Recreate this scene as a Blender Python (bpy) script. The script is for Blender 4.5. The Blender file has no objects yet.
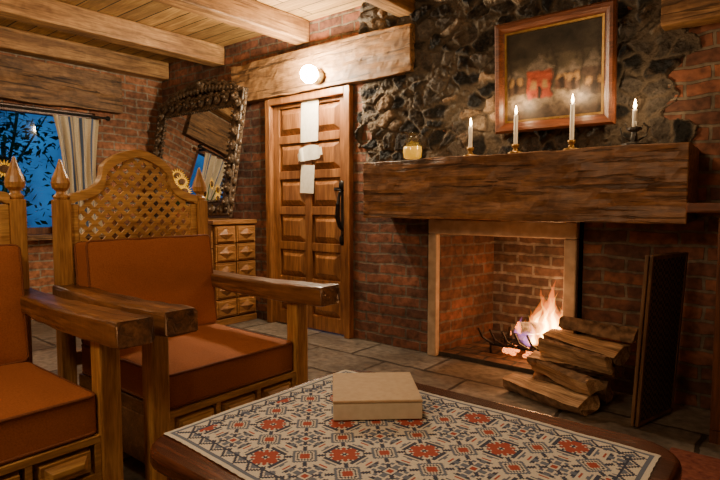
import bpy, bmesh, math, random
from mathutils import Vector, Matrix, noise
random.seed(7)
COL=bpy.context.scene.collection
R90=Matrix.Rotation(math.radians(90),4,'Z')

# ---------------------------------------------------------------- helpers
def setp(o,label=None,category=None,kind=None,group=None):
    if label: o["label"]=label
    if category: o["category"]=category
    if kind: o["kind"]=kind
    if group: o["group"]=group
def finish(name,bm,mats,parent=None,loc=(0,0,0),rot=(0,0,0),smooth=False,bevel=0,seg=2,recalc=True,**pr):
    if recalc: bmesh.ops.recalc_face_normals(bm,faces=bm.faces[:])
    me=bpy.data.meshes.new(name); bm.to_mesh(me); bm.free()
    if not isinstance(mats,(list,tuple)): mats=[mats]
    for m in mats: me.materials.append(m)
    if smooth:
        for p in me.polygons: p.use_smooth=True
    o=bpy.data.objects.new(name,me); COL.objects.link(o)
    o.location=loc; o.rotation_euler=rot
    if parent: o.parent=parent
    if bevel:
        b=o.modifiers.new("bevel",'BEVEL'); b.width=bevel; b.segments=seg; b.limit_method='ANGLE'; b.angle_limit=math.radians(40)
    setp(o,**pr)
    return o
def empty(name,loc,rot=(0,0,0),**pr):
    o=bpy.data.objects.new(name,None); o.empty_display_size=.1
    COL.objects.link(o); o.location=loc; o.rotation_euler=rot; setp(o,**pr); return o
def box(bm,x0,x1,y0,y1,z0,z1,M=None,mi=0,cuts=0):
    vs=[]
    for x in (x0,x1):
        for y in (y0,y1):
            for z in (z0,z1):
                p=Vector((x,y,z))
                if M is not None: p=M@p
                vs.append(bm.verts.new(p))
    for f in ((0,1,3,2),(4,6,7,5),(0,4,5,1),(2,3,7,6),(0,2,6,4),(1,5,7,3)):
        fc=bm.faces.new([vs[i] for i in f]); fc.material_index=mi
    return vs
def frustum(bm,x0,x1,z0,z1,yb,yt,inset,M=None,mi=0):
    """raised panel facing -Y"""
    vs=[]
    for (a,y) in ((0,yb),(inset,yt)):
        for (x,z) in ((x0+a,z0+a),(x1-a,z0+a),(x1-a,z1-a),(x0+a,z1-a)):
            p=Vector((x,y,z)); 
            if M is not None: p=M@p
            vs.append(bm.verts.new(p))
    for i in range(4):
        j=(i+1)%4; bm.faces.new((vs[i],vs[j],vs[4+j],vs[4+i])).material_index=mi
    bm.faces.new(vs[4:]).material_index=mi; bm.faces.new(vs[:4][::-1]).material_index=mi
def tube(bm,pts,r,n=8,closed=False,mi=0):
    pts=[Vector(p) for p in pts]; N=len(pts); rings=[]
    up=Vector((0,0,1))
    for i,p in enumerate(pts):
        a=pts[(i-1)%N] if (closed or i>0) else p
        b=pts[(i+1)%N] if (closed or i<N-1) else p
        t=(b-a).normalized()
        ref=up if abs(t.z)<.9 else Vector((1,0,0))
        u=t.cross(ref).normalized(); v=t.cross(u).normalized()
        rr=r[i] if isinstance(r,(list,tuple)) else r
        rings.append([bm.verts.new(p+u*math.cos(2*math.pi*k/n)*rr+v*math.sin(2*math.pi*k/n)*rr) for k in range(n)])
    m=N if closed else N-1
    for i in range(m):
        A=rings[i];B=rings[(i+1)%N]
        for k in range(n):
            bm.faces.new((A[k],A[(k+1)%n],B[(k+1)%n],B[k])).material_index=mi
    if not closed:
        bm.faces.new(rings[0][::-1]).material_index=mi; bm.faces.new(rings[-1]).material_index=mi
def lathe(bm,prof,c=(0,0,0),n=16,mi=0,off=None,M=None):
    rings=[]
    for (r,z) in prof:
        ox,oy=(off(z) if off else (0,0))
        ring=[]
        for k in range(n):
            p=Vector((c[0]+ox+math.cos(2*math.pi*k/n)*max(r,1e-4),c[1]+oy+math.sin(2*math.pi*k/n)*max(r,1e-4),c[2]+z))
            if M is not None: p=M@p
            ring.append(bm.verts.new(p))
        rings.append(ring)
    for A,B in zip(rings,rings[1:]):
        for k in range(n): bm.faces.new((A[k],A[(k+1)%n],B[(k+1)%n],B[k])).material_index=mi
    bm.faces.new(rings[0][::-1]).material_index=mi; bm.faces.new(rings[-1]).material_index=mi
def blob(bm,c,s,M=None,sub=1,mi=0):
    T=Matrix.Translation(c)@Matrix.Diagonal((s[0],s[1],s[2],1))
    if M is not None: T=M@T
    r=bmesh.ops.create_icosphere(bm,subdivisions=sub,radius=1,matrix=T)
    for v in r['verts']:
        for f in v.link_faces: f.material_index=mi; f.smooth=True
def prism(bm,pts,z0,z1,mi=0):
    a=[bm.verts.new((x,y,z0)) for x,y in pts]; b=[bm.verts.new((x,y,z1)) for x,y in pts]
    n=len(pts)
    for i in range(n):
        j=(i+1)%n; bm.faces.new((a[i],a[j],b[j],b[i])).material_index=mi
    bm.faces.new(a[::-1]).material_index=mi; bm.faces.new(b).material_index=mi
def rrect(x0,x1,y0,y1,r,n=6):
    P=[]
    for cx,cy,a0 in ((x1-r,y1-r,0),(x0+r,y1-r,90),(x0+r,y0+r,180),(x1-r,y0+r,270)):
        for k in range(n+1):
            a=math.radians(a0+90*k/n); P.append((cx+r*math.cos(a),cy+r*math.sin(a)))
    return P

# ---------------------------------------------------------------- materials
def base(name,col=(.5,.5,.5),rough=.5,metal=0,spec=.5):
    m=bpy.data.materials.new(name); m.use_nodes=True
    nt=m.node_tree; b=nt.nodes['Principled BSDF']
    b.inputs['Base Color'].default_value=(*col,1); b.inputs['Roughness'].default_value=rough
    b.inputs['Metallic'].default_value=metal; b.inputs['Specular IOR Level'].default_value=spec
    return m,nt,b
def N(nt,t,**kw):
    n=nt.nodes.new(t)
    for k,v in kw.items():
        if k in n.inputs.keys(): n.inputs[k].default_value=v
        else: setattr(n,k,v)
    return n
def ramp(nt,stops):
    r=nt.nodes.new('ShaderNodeValToRGB'); e=r.color_ramp.elements
    while len(e)<len(stops): e.new(.5)
    for i,(p,c) in enumerate(stops): e[i].position=p; e[i].color=(*c,1)
    return r
def coords(nt,scale=(1,1,1),which='Object'):
    tc=N(nt,'ShaderNodeTexCoord'); mp=N(nt,'ShaderNodeMapping'); mp.inputs['Scale'].default_value=scale
    nt.links.new(tc.outputs[which],mp.inputs['Vector']); return mp
def mix(nt,fac,a,b,mode='MIX'):
    n=nt.nodes.new('ShaderNodeMix'); n.data_type='RGBA'; n.blend_type=mode
    for idx,v in ((0,fac),(6,a),(7,b)):
        if hasattr(v,'links') or isinstance(v,bpy.types.NodeSocket): nt.links.new(v,n.inputs[idx])
        else: n.inputs[idx].default_value=v if idx==0 else (*v,1)
    return n.outputs[2]
def bump(nt,b,h,strength=.4,dist=.01):
    n=N(nt,'ShaderNodeBump'); n.inputs['Strength'].default_value=strength; n.inputs['Distance'].default_value=dist
    nt.links.new(h,n.inputs['Height']); nt.links.new(n.outputs[0],b.inputs['Normal']); return n
def wood(name,dark,light,axis='X',sc=1,rough=.45,bs=.35,planks=None,cracks=0,st=.09):
    m,nt,b=base(name,rough=rough)
    s={'X':(st,1,1),'Y':(1,st,1),'Z':(1,1,st)}[axis]
    mp=coords(nt,s)
    n1=N(nt,'ShaderNodeTexNoise',Scale=18*sc,Detail=8,Distortion=1.2,Roughness=.6); nt.links.new(mp.outputs[0],n1.inputs['Vector'])
    n2=N(nt,'ShaderNodeTexNoise',Scale=110*sc,Detail=4); nt.links.new(mp.outputs[0],n2.inputs['Vector'])
    mp3=coords(nt,(1,1,1)); n3=N(nt,'ShaderNodeTexNoise',Scale=3,Detail=3); nt.links.new(mp3.outputs[0],n3.inputs['Vector'])
    mid=tuple((a+c)/2 for a,c in zip(dark,light))
    r=ramp(nt,[(.32,dark),(.5,mid),(.66,light)]); nt.links.new(n1.outputs['Fac'],r.inputs[0])
    r2=ramp(nt,[(.35,(.6,.55,.5)),(.6,(1,1,1))]); nt.links.new(n2.outputs['Fac'],r2.inputs[0])
    r3=ramp(nt,[(.3,(.65,.6,.55)),(.7,(1.1,1.1,1.1))]); nt.links.new(n3.outputs['Fac'],r3.inputs[0])
    c=mix(nt,.8,r.outputs[0],r2.outputs[0],'MULTIPLY'); c=mix(nt,.8,c,r3.outputs[0],'MULTIPLY')
    h=mix(nt,.5,n1.outputs[0],n2.outputs[0])
    if cracks:
        s4={'X':(.05,1,1),'Y':(1,.05,1),'Z':(1,1,.05)}[axis]
        mp4=coords(nt,s4); n4=N(nt,'ShaderNodeTexNoise',Scale=34,Detail=5,Distortion=.6); nt.links.new(mp4.outputs[0],n4.inputs['Vector'])
        r4=ramp(nt,[(.37,(.10,.08,.06)),(.43,(1,1,1))]); nt.links.new(n4.outputs['Fac'],r4.inputs[0])
        mp5=coords(nt,(1,1,1)); n5=N(nt,'ShaderNodeTexNoise',Scale=9,Detail=6,Distortion=1.5); nt.links.new(mp5.outputs[0],n5.inputs['Vector'])
        r5=ramp(nt,[(.40,(.5,.45,.4)),(.55,(1.05,1.05,1.05))]); nt.links.new(n5.outputs['Fac'],r5.inputs[0])
        c=mix(nt,cracks,c,r4.outputs[0],'MULTIPLY'); c=mix(nt,cracks*.6,c,r5.outputs[0],'MULTIPLY')
        h=mix(nt,.5,h,r4.outputs[0]); h=mix(nt,.35,h,n5.outputs[0])
    if planks:
        tc=N(nt,'ShaderNodeTexCoord'); br=N(nt,'ShaderNodeTexBrick'); br.inputs['Scale'].default_value=1
        br.inputs['Brick Width'].default_value=planks[0]; br.inputs['Row Height'].default_value=planks[1]
        br.inputs['Mortar Size'].default_value=.006; br.inputs['Color1'].default_value=(1,1,1,1); br.inputs['Color2'].default_value=(.6,.6,.6,1); br.inputs['Mortar'].default_value=(.03,.03,.03,1)
        nt.links.new(tc.outputs['Object'],br.inputs['Vector'])
        c=mix(nt,1,c,br.outputs['Color'],'MULTIPLY')
    nt.links.new(c,b.inputs['Base Color'])
    bump(nt,b,h,bs,.012 if cracks else .008)
    return m
def brickmat(name,plane,c1,c2,mortar,soot=None,w=.25,hgt=.078,ms=.009,rough=.85,dist=.012):
    m,nt,b=base(name,rough=rough)
    tc=N(nt,'ShaderNodeTexCoord'); sp=N(nt,'ShaderNodeSeparateXYZ'); cb=N(nt,'ShaderNodeCombineXYZ')
    nt.links.new(tc.outputs['Object'],sp.inputs[0])
    a={'XZ':('X','Z','Y'),'YZ':('Y','Z','X'),'XY':('X','Y','Z')}[plane]
    for i,k in enumerate(a): nt.links.new(sp.outputs[k],cb.inputs[i])
    nz=N(nt,'ShaderNodeTexNoise',Scale=7,Detail=2); nt.links.new(cb.outputs[0],nz.inputs['Vector'])
    vm=N(nt,'ShaderNodeVectorMath',operation='SCALE'); vm.inputs['Scale'].default_value=.035
    sub=N(nt,'ShaderNodeVectorMath',operation='SUBTRACT'); sub.inputs[1].default_value=(.5,.5,.5)
    nt.links.new(nz.outputs['Color'],sub.inputs[0]); nt.links.new(sub.outputs[0],vm.inputs[0])
    ad=N(nt,'ShaderNodeVectorMath',operation='ADD'); nt.links.new(cb.outputs[0],ad.inputs[0]); nt.links.new(vm.outputs[0],ad.inputs[1])
    br=N(nt,'ShaderNodeTexBrick'); br.inputs['Scale'].default_value=1
    for k,v in (('Brick Width',w),('Row Height',hgt),('Mortar Size',ms),('Mortar Smooth',.25),('Bias',-.1)): br.inputs[k].default_value=v
    br.inputs['Color1'].default_value=(*c1,1); br.inputs['Color2'].default_value=(*c2,1); br.inputs['Mortar'].default_value=(*mortar,1)
    nt.links.new(ad.outputs[0],br.inputs['Vector'])
    n2=N(nt,'ShaderNodeTexNoise',Scale=22,Detail=6); nt.links.new(cb.outputs[0],n2.inputs['Vector'])
    r2=ramp(nt,[(.3,(.35,.33,.32)),(.65,(1.2,1.2,1.2))]); nt.links.new(n2.outputs['Fac'],r2.inputs[0])
    n4=N(nt,'ShaderNodeTexNoise',Scale=2.6,Detail=4); nt.links.new(cb.outputs[0],n4.inputs['Vector'])
    r4=ramp(nt,[(.35,(.35,.32,.3)),(.6,(1,1,1))]); nt.links.new(n4.outputs['Fac'],r4.inputs[0])
    c=mix(nt,.85,br.outputs['Color'],r2.outputs[0],'MULTIPLY'); c=mix(nt,.7,c,r4.outputs[0],'MULTIPLY')
    if soot:
        n5=N(nt,'ShaderNodeTexNoise',Scale=4,Detail=4); nt.links.new(cb.outputs[0],n5.inputs['Vector'])
        r5=ramp(nt,[(.3,(soot*1.6,)*3),(.65,(soot*.5,)*3)]); nt.links.new(n5.outputs['Fac'],r5.inputs[0])
        c=mix(nt,r5.outputs[0],c,(.012,.010,.009))
    nt.links.new(c,b.inputs['Base Color'])
    inv=N(nt,'ShaderNodeMath',operation='MULTIPLY_ADD'); inv.inputs[1].default_value=-1; inv.inputs[2].default_value=1
    nt.links.new(br.outputs['Fac'],inv.inputs[0])
    m2=N(nt,'ShaderNodeMath',operation='MULTIPLY_ADD'); m2.inputs[1].default_value=.5
    nt.links.new(n2.outputs['Fac'],m2.inputs[0]); nt.links.new(inv.outputs[0],m2.inputs[2])
    bump(nt,b,m2.outputs[0],1,dist)
    return m
def noisy(name,c1,c2,sc=20,rough=.7,bs=.3,dist=.004,metal=0,detail=5,spec=.5):
    m,nt,b=base(name,rough=rough,metal=metal,spec=spec)
    mp=coords(nt); n=N(nt,'ShaderNodeTexNoise',Scale=sc,Detail=detail); nt.links.new(mp.outputs[0],n.inputs['Vector'])
    r=ramp(nt,[(.3,c1),(.7,c2)]); nt.links.new(n.outputs['Fac'],r.inputs[0]); nt.links.new(r.outputs[0],b.inputs['Base Color'])
    bump(nt,b,n.outputs['Fac'],bs,dist); return m
def emis(name,col,st):
    m=bpy.data.materials.new(name); m.use_nodes=True; nt=m.node_tree; b=nt.nodes['Principled BSDF']
    b.inputs['Base Color'].default_value=(*col,1); b.inputs['Emission Color'].default_value=(*col,1); b.inputs['Emission Strength'].default_value=st; return m
def attrmat(name,rough=.8,weave=0,dist=.002,spec=.3,bumpsc=60,bs=.3):
    m,nt,b=base(name,rough=rough,spec=spec)
    a=N(nt,'ShaderNodeAttribute'); a.attribute_name='Col'
    mp=coords(nt); n=N(nt,'ShaderNodeTexNoise',Scale=bumpsc,Detail=6); nt.links.new(mp.outputs[0],n.inputs['Vector'])
    r=ramp(nt,[(.3,(.7,.7,.7)),(.7,(1.1,1.1,1.1))]); nt.links.new(n.outputs['Fac'],r.inputs[0])
    nt.links.new(mix(nt,.8,a.outputs['Color'],r.outputs[0],'MULTIPLY'),b.inputs['Base Color'])
    bump(nt,b,n.outputs['Fac'],bs,dist); return m

beamwood=wood('beam_wood',(.22,.10,.032),(.60,.33,.12),'Y',.8,.55,.4,cracks=.5)
beamx=wood('lintel_wood',(.17,.085,.032),(.50,.27,.105),'X',.8,.65,.7,cracks=.75,st=.14)
beamy=wood('lintel_wood_y',(.10,.05,.022),(.32,.17,.07),'Y',.8,.65,.7,cracks=.8,st=.14)
mantelw=wood('mantel_wood',(.15,.064,.024),(.46,.22,.085),'X',.8,.45,.9,cracks=.7,st=.15)
ceilw=wood('ceiling_wood',(.34,.18,.052),(.68,.41,.14),'X',.8,.6,.2,planks=(3.1,.16))
chairw=wood('chair_wood',(.32,.145,.045),(.66,.37,.135),'Z',1.2,.38,.15)
chairwx=wood('arm_wood',(.070,.030,.013),(.36,.165,.064),'X',.9,.32,.4,cracks=.4)
chairwy_lit=wood('chair_wood_y_lit',(.42,.21,.070),(.76,.47,.18),'Y',1.2,.38,.15)  # lighter copy of the chair wood, light from the front put into its colour
recess_shade=wood('recess_shade_wood',(.12,.05,.018),(.26,.12,.045),'Y',1.2,.5,.15)  # darker wood behind raised panels, shade of the gaps put into its colour
doorw=wood('door_wood',(.16,.058,.018),(.46,.20,.065),'Z',.9,.38,.25)
dressw=wood('dresser_wood',(.22,.09,.028),(.48,.23,.078),'Y',1.2,.4,.2)
tablew=wood('table_wood',(.05,.015,.009),(.16,.05,.026),'X',1,.25,.15)
darkw=wood('dark_wood',(.07,.024,.011),(.22,.08,.034),'Z',1,.4,.3)
framew=wood('picture_frame_wood',(.085,.024,.012),(.23,.075,.03),'X',1.4,.35,.3)
brick_b=brickmat('brick_back','XZ',(.30,.11,.058),(.11,.048,.032),(.19,.15,.11))
brick_l=brickmat('brick_left','YZ',(.44,.18,.085),(.24,.095,.05),(.34,.28,.21))
brick_f=brickmat('brick_firebox','XZ',(.22,.115,.08),(.11,.055,.042),(.34,.29,.25),soot=.42,ms=.012)
brick_fs=brickmat('brick_firebox_side','YZ',(.27,.10,.06),(.13,.052,.036),(.22,.17,.13),soot=.35)
floorm=brickmat('stone_floor','XY',(.28,.23,.18),(.165,.14,.115),(.055,.045,.036),w=.62,hgt=.42,ms=.012,rough=.38,dist=.008)
plaster=noisy('plaster',(.34,.23,.13),(.43,.30,.18),4,.9)
terracotta=noisy('terracotta_fabric',(.30,.098,.032),(.40,.138,.047),180,.85,.5,.002,spec=.2)
piping_m=noisy('piping_fabric',(.16,.048,.019),(.21,.066,.025),180,.8,.3,.001)
iron=noisy('wrought_iron',(.012,.011,.010),(.035,.03,.027),40,.45,.4,.002,metal=.7)
iron2=noisy('dull_iron',(.03,.027,.024),(.07,.06,.05),40,.5,.4,.002,metal=.3)
mirror_m,_,_=base('mirror_glass',(.85,.85,.83),.02,1)
carved=noisy('carved_dark_wood',(.022,.013,.007),(.13,.078,.042),30,.45,.6,.006)
wax=noisy('candle_wax',(.85,.80,.68),(.92,.88,.78),20,.4,.05,.001)
brass=noisy('aged_brass',(.25,.14,.04),(.42,.26,.09),30,.35,.2,.001,metal=.9)
paper=noisy('paper',(.72,.64,.50),(.85,.78,.64),30,.9,.05,.001)
bark=noisy('bark',(.09,.05,.028),(.36,.215,.12),22,.9,1,.02)
cutwood=wood('cut_wood',(.38,.21,.10),(.88,.62,.36),'X',1.6,.8,.8,cracks=.35,st=.05)
char=noisy('charred_wood',(.03,.025,.02),(.22,.19,.16),40,.9,1,.01)
surr=noisy('surround_stone',(.32,.22,.14),(.50,.37,.25),14,.8,.5,.006)
kraft=noisy('kraft_board',(.46,.32,.19),(.53,.38,.23),60,.75,.1,.001)
cream=noisy('cream_board',(.60,.52,.39),(.68,.60,.46),50,.8,.1,.001)
leafm=noisy('leaf',(.01,.05,.015),(.05,.16,.04),8,.6)
petal=noisy('petal',(.80,.42,.01),(.95,.62,.03),20,.6)
seedm=noisy('seed_head',(.05,.02,.01),(.12,.06,.02),80,.9)
pot=noisy('clay_pot',(.32,.11,.05),(.42,.16,.07),12,.8)
rugm=noisy('rug_wool',(.12,.02,.012),(.26,.08,.045),45,.95,.6,.004)
meshm,mnt,mb=base('screen_mesh',(.05,.04,.03),.6,.2)
_c=coords(mnt,(1,1,1)); _w=N(mnt,'ShaderNodeTexChecker',Scale=62); mnt.links.new(_c.outputs[0],_w.inputs['Vector'])
_r=ramp(mnt,[(0,(.012,.010,.008)),(1,(.16,.12,.08))]); mnt.links.new(_w.outputs['Fac'],_r.inputs[0]); mnt.links.new(_r.outputs[0],mb.inputs['Base Color'])
screenw=wood('screen_frame_wood',(.08,.04,.02),(.24,.13,.06),'Z',1,.4,.3)
def thinglass(name,fac=.1,col=(1,1,1)):
    g=bpy.data.materials.new(name); g.use_nodes=True; nt=g.node_tree; nt.nodes.clear()
    o=N(nt,'ShaderNodeOutputMaterial'); t=N(nt,'ShaderNodeBsdfTransparent'); t.inputs[0].default_value=(*col,1)
    gl=N(nt,'ShaderNodeBsdfGlossy'); gl.inputs['Roughness'].default_value=.05
    mx=N(nt,'ShaderNodeMixShader'); mx.inputs[0].default_value=fac
    nt.links.new(t.outputs[0],mx.inputs[1]); nt.links.new(gl.outputs[0],mx.inputs[2]); nt.links.new(mx.outputs[0],o.inputs[0]); return g
glass=thinglass('window_glass',.008); jarglass=thinglass('jar_glass',.16,(.97,.97,.92))
def volflame(name,col,st):
    m=bpy.data.materials.new(name); m.use_nodes=True; nt=m.node_tree; nt.nodes.clear()
    o=N(nt,'ShaderNodeOutputMaterial'); e=N(nt,'ShaderNodeEmission'); e.inputs[0].default_value=(*col,1); e.inputs[1].default_value=st
    nt.links.new(e.outputs[0],o.inputs['Volume']); return m
fl_outer=volflame('flame_outer',(1,.20,.02),24); fl_mid=volflame('flame_middle',(1,.40,.05),90); fl_core=volflame('flame_core',(1,.66,.20),330); fl_base=volflame('flame_base',(.85,.30,.9),16)
cflame=emis('candle_flame',(1,.66,.30),40)
ember=noisy('ember',(.2,.02,.0),(1,.3,.05),30,.9)
_n=ember.node_tree; _b=_n.nodes['Principled BSDF']; _nz=N(_n,'ShaderNodeTexNoise',Scale=28,Detail=3); _rr=ramp(_n,[(.42,(.0,.0,.0)),(.62,(1,.25,.05))]); _n.links.new(_nz.outputs['Fac'],_rr.inputs[0]); _n.links.new(_rr.outputs[0],_b.inputs['Emission Color']); _b.inputs['Emission Strength'].default_value=7
bulbm=emis('bulb_glow',(1,.84,.60),420)

# ---------------------------------------------------------------- room
XL,XR,YF,YB,ZC=-5.5,1.6,-2.2,3.3,2.6
bm=bmesh.new(); box(bm,XL-.3,XR+.3,YF-.3,4.3,-.1,0)
finish('floor',bm,floorm,kind='structure',label='floor of worn grey-brown stone slabs')
bm=bmesh.new(); box(bm,XL-.3,XR+.3,YF-.3,YB+.3,ZC,ZC+.1)
finish('ceiling',bm,ceilw,kind='structure',label='ceiling of golden brown wooden planks')
bm=bmesh.new()
for x0,x1,z0 in ((XL-.25,-3.75,0),(-3.75,-2.76,2.01),(-2.76,-1.965,0),(-1.965,-1.087,.87),(-1.087,XR+.25,0)):
    box(bm,x0,x1,YB,YB+.25,z0,ZC)
finish('wall_back',bm,brick_b,kind='structure',label='red-brown brick wall with door and fireplace openings')
bm=bmesh.new()
WY0,WY1,WZ0,WZ1=.7,2.56,.8,1.98
for y0,y1,z0,z1 in ((YF,WY0,0,ZC),(WY1,YB,0,ZC),(WY0,WY1,0,WZ0),(WY0,WY1,WZ1,ZC)):
    box(bm,XL-.25,XL,y0,y1,z0,z1)
finish('wall_left',bm,brick_l,kind='structure',label='orange brick wall with window opening')
bm=bmesh.new(); box(bm,XR,XR+.2,YF,YB,0,ZC); finish('wall_right',bm,plaster,kind='structure',label='plain warm plaster wall')
bm=bmesh.new(); box(bm,XL-.25,XR+.25,YF-.2,YF,0,ZC); finish('wall_front',bm,plaster,kind='structure',label='plain warm plaster wall')

# rough volcanic stone facing above the mantel (height field, ragged edges sinking into the bricks)
x0,x1,z0,z1=-2.70,-.42,1.385,2.598; nx,nz_=380,200
SX,SZ=7.8,10.2
bm=bmesh.new(); V=[]; C=[]
for j in range(nz_+1):
    for i in range(nx+1):
        x=x0+(x1-x0)*i/nx; z=z0+(z1-z0)*j/nz_
        w=noise.noise_vector(Vector((x*6,z*6,1.7)))*.045+noise.noise_vector(Vector((x*24,z*24,4.7)))*.014
        q=Vector(((x+w.x)*SX,(z+w.y)*SZ,.35))
        d,p=noise.voronoi(q)
        e=d[1]-d[0]; cid=noise.cell(p[0]*9.7); c2=noise.cell(p[0]*5.3+Vector((9,3,1)))
        f=min(1,max(0,(e-.02)/.24)); f=f*f*(3-2*f)
        tilt=(q-p[0])
        lump=noise.fractal(Vector((x*18,z*18,cid*9)),.9,2.1,5)
        fine=noise.fractal(Vector((x*55,z*55,2)),.7,2,4)
        h=.020+f*(.016+.018*cid+.014*tilt.x*(cid-.5)*2+.012*tilt.y*(c2-.5)*2)+lump*.011+fine*.0045
        px=p[0].x/SX; pz=p[0].y/SZ
        lim_l=-2.66+.06*c2+(.10*cid if pz<1.62 else 0); lim_r=-.53-.07*cid
        if px<lim_l or px>lim_r: h=-.02
        V.append(bm.verts.new((x,YB-max(-.02,min(.085,h)),z)))
        if cid<.42: col=(.085,.072,.062)
        elif cid<.78: col=(.155,.115,.082)
        else: col=(.25,.17,.108)
        k=.6+.7*c2+lump*.45+fine*.3
        col=tuple(max(.02,c*k) for c in col); mo=(.125,.098,.072)
        C.append(tuple(mo[a]*(1-f)+col[a]*f for a in range(3)))
for j in range(nz_):
    for i in range(nx):
        a=j*(nx+1)+i; bm.faces.new((V[a],V[a+1],V[a+nx+2],V[a+nx+1]))
stonem=attrmat('volcanic_stone',.9,dist=.010,spec=.15,bumpsc=90,bs=.9)
st=finish('wall_stone_facing',bm,stonem,kind='structure',smooth=True,label='rough dark volcanic stone facing above the mantel')
ca=st.data.color_attributes.new('Col','FLOAT_COLOR','POINT')
for i,c in enumerate(C): ca.data[i].color=(*c,1)

# beams
for i,(xa,xb) in enumerate(((-5.49,-5.33),(-4.52,-4.36),(-3.38,-3.22),(-2.31,-2.17),(-1.1,-.95),(.1,.25))):
    bm=bmesh.new()
    n=24
    ring=[]
    for k in range(n+1):
        y=YF+.01+(YB-.01-YF-.01)*k/n
        w=noise.noise(Vector((xa*3,y*1.2,0)))*.008
        ring.append([bm.verts.new((x+w,y,z+(w if z<2.5 else 0))) for x,z in ((xa,2.42),(xb,2.42),(xb,2.599),(xa,2.599))])
    for A,B in zip(ring,ring[1:]):
        for a in range(4): bm.faces.new((A[a],A[(a+1)%4],B[(a+1)%4],B[a]))
    bm.faces.new(ring[0]); bm.faces.new(ring[-1][::-1])
    finish('ceiling_beam',bm,beamwood,bevel=.012,label='hewn golden brown wooden ceiling beam',category='wooden beam',group='ceiling beams')

def roughbeam(name,a,b,mat,amp=.012,**pr):
    """box a..b long on x or y with wobble"""
    L=[b[i]-a[i] for i in range(3)]; ax=0 if L[0]>L[1] else 1; n=60
    bm=bmesh.new(); rings=[]; m=10
    o=1-ax
    loop=[(0,t/m) for t in range(m)]+[(t/4,1) for t in range(4)]+[(1,1-t/m) for t in range(m)]+[(1-t/4,0) for t in range(4)]
    for k in range(n+1):
        s=a[ax]+L[ax]*k/n; rr=[]
        for (u,v) in loop:
            p=[0,0,0]; p[ax]=s; p[o]=a[o]+L[o]*u; p[2]=a[2]+L[2]*v
            d=noise.fractal(Vector((s*2.2,p[o]*4,p[2]*7)),.9,2,6)*amp
            if ax==0 and u==0: p[1]+=abs(d)
            if ax==1 and u==1: p[0]-=abs(d)
            p[2]+=d*.6
            rr.append(bm.verts.new(p))
        rings.append(rr)
    M=len(loop)
    for A,B in zip(rings,rings[1:]):
        for q in range(M): bm.faces.new((A[q],A[(q+1)%M],B[(q+1)%M],B[q]))
    bm.faces.new(rings[0]); bm.faces.new(rings[-1][::-1])
    return finish(name,bm,mat,bevel=.006,**pr)
roughbeam('door_lintel',(-4.18,3.215,2.012),(-2.17,3.298,2.355),beamx,.022,label='thick rough wooden lintel above the door',category='wooden beam')
roughbeam('window_lintel',(-5.498,.5,2.0),(-5.40,2.80,2.37),beamy,.022,label='thick rough wooden lintel above the window',category='wooden beam')
roughbeam('wall_beam',(-.60,3.17,1.99),(.5,3.298,2.30),beamx,label='rough wooden beam set into brick beside the stones',category='wooden beam')

# ---------------------------------------------------------------- window
w=empty('window_1',(XL,0,0),kind='structure',label='wooden framed window to blue dusk garden')
bm=bmesh.new()
for y0,y1,z0,z1 in ((WY0,WY0+.06,WZ0,WZ1),(WY1-.06,WY1,WZ0,WZ1),(WY0+.06,WY1-.06,WZ0,WZ0+.06),(WY0+.06,WY1-.06,WZ1-.06,WZ1)):
    box(bm,-.12,-.04,y0,y1,z0,z1)
finish('frame',bm,darkw,w)
bm=bmesh.new(); box(bm,-.11,-.05,1.6,1.64,WZ0+.06,WZ1-.06); finish('mullion',bm,darkw,w)
bm=bmesh.new(); box(bm,-.085,-.08,WY0+.05,WY1-.05,WZ0+.05,WZ1-.05); finish('glass',bm,glass,w)
bm=bmesh.new(); box(bm,-.2,.13,WY0-.05,WY1+.05,WZ0-.05,WZ0); finish('sill',bm,beamy,w,bevel=.006)
def bush(cx,cy,cz,r,n,nm):
    bm=bmesh.new()
    for k in range(n):
        d=Vector((random.gauss(0,1),random.gauss(0,1),random.gauss(0,1))).normalized()*r*random.uniform(.3,1)
        c=Vector((cx,cy,cz))+Vector((d.x*.6,d.y,d.z)); s=random.uniform(.03,.075)
        M=Matrix.Translation(c)@Matrix.Rotation(random.uniform(0,6.3),4,random.choice('XYZ'))@Matrix.Rotation(random.uniform(0,6.3),4,'Z')
        vs=[bm.verts.new(M@Vector(p)) for p in ((-s,0,0),(0,-s*.4,0),(s,0,0),(0,s*.4,0))]
        bm.faces.new(vs)
    for k in range(7):
        a=random.uniform(0,6.3); tube(bm,[(cx,cy,cz-.5),(cx+.2*math.cos(a),cy+.3*math.sin(a),cz),(cx+.3*math.cos(a),cy+r*math.sin(a)*.9,cz+r*.8)],[.02,.014,.006],5)
    tube(bm,[(cx,cy,-.02),(cx,cy,cz)],.03,6)
    finish(nm,bm,leafm,recalc=False,label='dark green leafy bush in the garden outside the window',category='bush',kind='stuff')
bush(-7.3,2.0,1.0,.75,1300,'garden_bush'); bush(-7.6,3.6,1.1,.8,1300,'garden_bush'); bush(-8.2,2.6,1.9,.7,900,'garden_tree')
bm=bmesh.new(); box(bm,-14,XL-.26,-6,10,-.12,-.02); finish('garden_ground',bm,leafm,label='dark grassy ground outside the window',category='ground',kind='stuff')

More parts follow.
